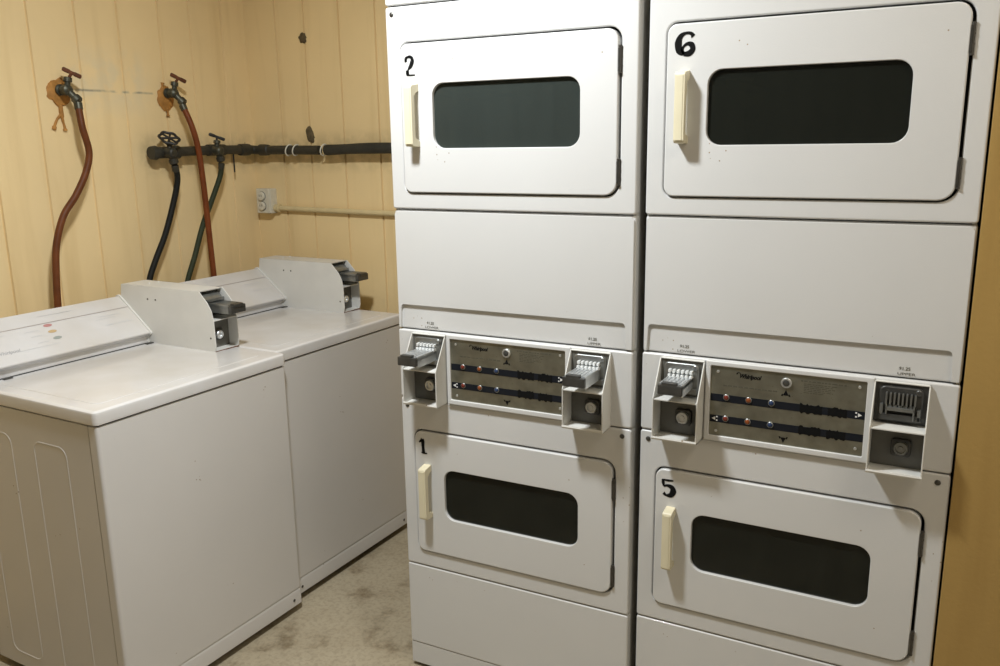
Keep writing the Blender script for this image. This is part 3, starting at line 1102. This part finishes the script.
mb = MB()
mb.tube([pv(-1.138, .335, 1.549), pv(-1.138, .60, 1.5545), pv(-1.138, .815, 1.5535), pv(-1.133, .845, 1.5525), pv(-1.105, .855, 1.551), pv(-.95, .855, 1.550),
         pv(-.78, .855, 1.548)], .0185, 16, res=6)
mb.build('pipe_run', PIPE_M, pr_)
mb = MB()
rad = []
for i in range(40):
    rad.append(.0212 + .0008 * math.sin(i * .35))
mb.tube([pv(-.745, .855, 1.548), pv(-.70, .856, 1.549), pv(-.55, .855, 1.553), pv(-.35, .855, 1.553), pv(.10, .855, 1.553)], rad, 18, res=14)
mb.build('insulation_sleeve', INSUL, pr_)
mb = MB()
mb.lathe([(0, .016), (.0, .024), (.020, .027), (.024, .022), (.10, .022), (.106, .026), (.126, .026), (.13, .019)], pv(-1.138, .318, 1.549), (0, 1, .01), 18)
mb.build('pipe_tee', PIPE_M, pr_, label='flared end fitting of the pipe')
for c in (pv(-1.138, .64, 1.5548),):
    mb = MB()
    mb.lathe([(-.045, .018), (-.043, .023), (.043, .023), (.045, .018)], c, (0, 1, 0), 18)
    mb.build('pipe_tee', PIPE_M, pr_)
mb = MB()
mb.lathe([(-.03, .0185), (-.028, .024), (.0, .025), (.022, .024), (.024, .0185)], pv(-1.138, .800, 1.5536), (0, 1, 0), 16)
mb.lathe([(-.018, .0185), (-.016, .024), (.012, .024), (.03, .022), (.034, .0185)], pv(-1.085, .855, 1.551), (1, 0, 0), 16)
mb.build('elbow_collar', PIPE_M, pr_)
for x in (-.942, -.904, -.756):
    mb = MB()
    n = 28
    mb.tube([pv(x + .006 * math.sin(a * 2 * math.pi / n), .855 + .0218 * math.cos(a * 2 * math.pi / n), 1.549 + .0222 * math.sin(a * 2 * math.pi / n)) for a in range(n)], .0027, 8, closed=True)
    mb.build('cable_tie', TIE, pr_, label='white cable tie round the pipe')
mb = MB()
mb.tube([pv(-1.140, .735, 1.537), pv(-1.141, .736, 1.500), pv(-1.142, .737, 1.462)], .0032, 8)
mb.build('hanging_wire', IRON, pr_)


def faucet(name, loc, label, handle, wheel, body=BRONZE):
    rt = empty(name, loc, 0, label, 'faucet', 'faucets on the wall')
    rt.scale.x = .84
    mb = MB()
    mb.lathe([(0, .019), (.006, .019), (.009, .013), (.022, .013), (.026, .018), (.050, .018), (.054, .013), (.060, .010)], (0, 0, 0), (1, .05, -.05), 18)
    mb.lathe([(0, .013), (.030, .012), (.040, .012)], (.042, .002, -.002), (.62, .35, -.72), 16)
    mb.lathe([(0, .010), (.014, .010), (.016, .015), (.030, .014), (.032, .007)], (.042, .004, .010), (.12, .12, 1), 14)
    mb.build('valve_body', body, rt)
    mb = MB()
    mb.lathe([(0, .0165), (.004, .0175), (.018, .0175), (.021, .0145)], Vector((.042, .002, -.002)) + Vector((.62, .35, -.72)).normalized() * .034, (.62, .35, -.72), 12)
    mb.build('hose_coupling', body, rt)
    mb = MB()
    top = Vector((.056, .018, .054))
    mb.tube([(.045, .007, .032), top], .0052, 10)
    if wheel:
        n = 30
        ax, ay = Vector((.55, .8, -.12)).normalized(), Vector((-.8, .55, .15)).normalized()
        mb.tube([top + (.033 * math.cos(2 * math.pi * i / n) * ax + .028 * math.sin(2 * math.pi * i / n) * ay) * (1 + .07 * math.cos(10 * math.pi * i / n)) for i in range(n)], .0052, 8, closed=True)
        for k in range(3):
            a = math.pi * k / 3 + .3
            mb.tube([top + .03 * math.cos(a) * ax + .026 * math.sin(a) * ay, top, top - .03 * math.cos(a) * ax - .026 * math.sin(a) * ay], .0042, 8)
    else:
        ax = Vector((.45, .78, -.42)).normalized()
        ay = Vector((-.8, .5, 0)).normalized()
        az = ax.cross(ay)
        for s in (-1, 1):
            mb.obox(top + ax * .019 * s, (ax, ay, az), (.0135, .0090, .0072), .0045)
        mb.obox(top, (ax, ay, az), (.012, .006, .0058), .0022)
    mb.build('handle', handle, rt, label=None)
    return rt


def hose(name, pts, rad, m_, label, collar):
    rt = empty(name, pts[0], 0, label, 'hose', 'washer supply hoses')
    o2 = Vector(pts[0])
    mb = MB(); mb.tube([Vector(p) - o2 for p in pts], rad, 14, res=8)
    mb.build('hose_tube', m_, rt)
    d = (Vector(pts[1]) - o2).normalized()
    mb = MB(); mb.lathe([(0, rad * 1.02), (.002, rad * 1.22), (.022, rad * 1.18), (.025, rad * 1.02)], (0, 0, 0), d, 14)
    mb.build('crimp_sleeve', collar, rt)
    return rt


faucet('faucet', (XL + .0145, -.002, 1.765), 'wall faucet with rusty tee handle at far left above the nearer washer', RUST, False)
faucet('faucet', (XL + .0145, .448, 1.772), 'wall faucet with rusty tee handle above the black pipe', RUST, False)


def pipe_valve(y, z, label, wheel):
    org = Vector((XL + .045, y, z)) - o_
    mb = MB()
    mb.lathe([(0, .0165), (.012, .0165), (.018, .0185), (.038, .0185), (.043, .013)], (.016, 0, 0), (1, .05, -.1), 16)
    mb.lathe([(0, .013), (.028, .0125)], (.036, .004, -.004), (.05, .25, -1), 14)
    mb.lathe([(0, .010), (.018, .010), (.020, .014), (.030, .013), (.032, .006)], (.034, .002, .008), (.06, .05, 1), 14)
    rt = mb.build('valve', BRONZE if not wheel else PIPE_M, pr_, label=label)
    rt.location = org
    mb = MB()
    mb.lathe([(0, .015), (.003, .0175), (.016, .0175), (.021, .0105)], (.038, .010, -.026), (.05, .25, -1), 12)
    mb.build('hose_coupling', PIPE_M, rt)
    mb = MB()
    top = Vector((.036, .004, .052))
    mb.tube([(.035, .003, .03), top], .0042, 10)
    if wheel:
        n = 40
        ax, ay = Vector((.62, .76, -.18)).normalized(), Vector((-.62, .45, .62)).normalized()
        mb.tube([top + (.034 * math.cos(2 * math.pi * i / n) * ax + .032 * math.sin(2 * math.pi * i / n) * ay) * (1 + .08 * math.cos(12 * math.pi * i / n)) for i in range(n)], .0052, 8, closed=True)
        for k in range(3):
            a = math.pi * k / 3 + .3
            mb.tube([top + .032 * math.cos(a) * ax + .03 * math.sin(a) * ay, top, top - .032 * math.cos(a) * ax - .03 * math.sin(a) * ay], .004, 8)
    else:
        ax = Vector((.45, .80, -.36)).normalized(); ay = Vector((-.8, .5, 0)).normalized(); az = ax.cross(ay)
        for s in (-1, 1):
            mb.obox(top + ax * .020 * s, (ax, ay, az), (.0125, .009, .0062), .004)
        mb.obox(top, (ax, ay, az), (.012, .006, .005), .002)
    mb.build('handle', IRON, rt)
    return rt


pipe_valve(.375, 1.551, 'black valve with round wheel handle on the end of the pipe', True)
pipe_valve(.612, 1.5545, 'black valve with tee handle on the pipe near the corner', False)

hose('supply_hose', [(-1.112, .018, 1.722), (-1.092, .010, 1.640), (-1.09, .023, 1.558), (-1.09, .002, 1.491), (-1.09, -.046, 1.416), (-1.09, -.100, 1.353),
                     (-1.09, -.136, 1.273), (-1.09, -.152, 1.191), (-1.09, -.164, 1.05), (-1.085, -.170, .92), (-1.05, -.175, .80)], .0115, RUBBER_BRN,
     'brown rubber hose curving down behind the nearer washer', BRONZE)
hose('supply_hose', [(-1.110, .463, 1.728), (-1.078, .470, 1.650), (-1.07, .485, 1.564), (-1.07, .495, 1.442), (-1.07, .500, 1.305), (-1.07, .504, 1.165),
                     (-1.07, .507, 1.056), (-1.07, .508, .93), (-1.055, .508, .80)], .0112, RUBBER_RED,
     'reddish rubber hose hanging in front of the black pipe', BRONZE)
hose('supply_hose', [(-1.0985, .3905, 1.5015), (-1.109, .405, 1.445), (-1.12, .381, 1.351), (-1.12, .330, 1.241), (-1.12, .271, 1.145), (-1.12, .235, 1.070),
                     (-1.11, .210, .95), (-1.07, .200, .80)], .0112, RUBBER_BLK, 'black rubber hose hanging from the wheel-handled valve', PIPE_M)
hose('supply_hose', [(-1.0988, .6272, 1.5030), (-1.111, .624, 1.450), (-1.12, .579, 1.358), (-1.12, .520, 1.262), (-1.12, .466, 1.147), (-1.12, .415, 1.045),
                     (-1.12, .38, .93), (-1.08, .36, .80)], .0105, RUBBER_GRN, 'dark green hose passing behind the reddish hose', PIPE_M)


def foam(cy, cz, ry, rz, drips, label, seed):
    mb = MB()
    t = bmesh.new()
    bmesh.ops.create_icosphere(t, subdivisions=4, radius=1)
    for v in t.verts:
        n = noise.noise(v.co * 2.1 + Vector((seed, 0, 0))) * .22 + noise.noise(v.co * 5 + Vector((0, seed, 0))) * .10
        p = v.co * (1 + n)
        v.co = Vector((max(p.x * .0115, -.001), p.y * ry, p.z * rz))
    mb._merge(t)
    for pts in drips:
        mb.tube([Vector((.003, a, b)) for a, b in pts], [.0075, .005, .004, .0045, .0075], 8, res=5)
    o = mb.build('foam_patch', FOAM, angle=60)
    o.location = (XL, cy, cz)
    return tag(o, label, 'spray foam', 'orange spray foam patches')


foam(.002, 1.756, .043, .046, [[(-.002, -.04), (-.004, -.07), (-.018, -.085), (-.030, -.105), (-.037, -.122)], [(-.002, -.06), (.000, -.09), (.004, -.11), (.005, -.126)]],
     'orange spray foam patch with drips round the far left wall faucet', 1.3)
foam(.448, 1.752, .038, .046, [[(-.004, .03), (-.010, .045), (-.008, .058)], [(.002, -.035), (.004, -.05), (.004, -.066)]],
     'small orange spray foam patch round the wall faucet above the pipe', 4.7)

# ------------------------------------------------------------------ outlet, conduit and wall marks
ob = empty('electrical_outlet', (-1.110, YB, 1.335), 0, 'old surface-mounted double electrical outlet in the wall corner', 'outlet')
mb = MB(); mb.box(-.041, .041, -.040, 0, -.053, .053, .003); mb.build('outlet_box', OUTLET, ob)
mb = MB(); panel(mb, -.036, .036, -.052, .052, -.044, -.038, .004, .002); mb.build('cover_plate', OUTLET, ob)
for z in (-.021, .021):
    mb = MB()
    mb.lathe([(0, .0185), (.011, .0185), (.013, .0165)], (-.004, -.042, z), (0, -1, 0), 24)
    rc = mb.build('receptacle', OUTLET, ob)
    mb = MB()
    mb.box(-.0105, -.0082, -.0555, -.0545, z - .002, z + .007)
    mb.box(.0005, .0028, -.0555, -.0545, z - .002, z + .007)
    mb.build('socket_slot', GAP, rc)
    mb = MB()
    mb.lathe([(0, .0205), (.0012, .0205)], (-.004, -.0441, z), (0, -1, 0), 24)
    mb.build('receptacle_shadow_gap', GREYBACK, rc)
cd = empty('electrical_conduit', (-1.068, YB - .014, 1.304), 0, 'thin cream conduit running level from the outlet to the dryers', 'conduit')
mb = MB(); mb.tube([(0.0, 0, 0), (.3, 0, -.004), (.62, 0, -.008), (1.15, 0, -.012)], .0112, 14, res=3); mb.build('conduit_tube', CREAM, cd)
mb = MB(); mb.lathe([(-.0005, .016), (.012, .016), (.014, .0185), (.024, .0185), (.026, .0125)], (0, 0, 0), (1, 0, 0), 16); mb.build('connector', CREAM, cd)


def lump(loc, ry, rz, rot, label, seed):
    mb = MB()
    t = bmesh.new()
    bmesh.ops.create_icosphere(t, subdivisions=3, radius=1)
    for v in t.verts:
        p = v.co * (1 + noise.noise(v.co * 1.8 + Vector((seed, 2, 0))) * .4)
        a, b = p.x * ry, p.z * rz
        v.co = Vector((a * math.cos(rot) - b * math.sin(rot), min(p.y * .010, .001), a * math.sin(rot) + b * math.cos(rot)))
    mb._merge(t)
    o = mb.build('brown_lump', MUD, angle=60)
    o.location = loc
    return tag(o, label, 'lump', 'brown lumps on the back wall')


lump((-.868, YB, 1.995), .019, .022, .3, 'small round dark brown lump high on the back wall', 1.0)
lump((-.860, YB, 1.610), .019, .032, .35, 'tall dark brown lump on the wall just above the black pipe', 8.0)
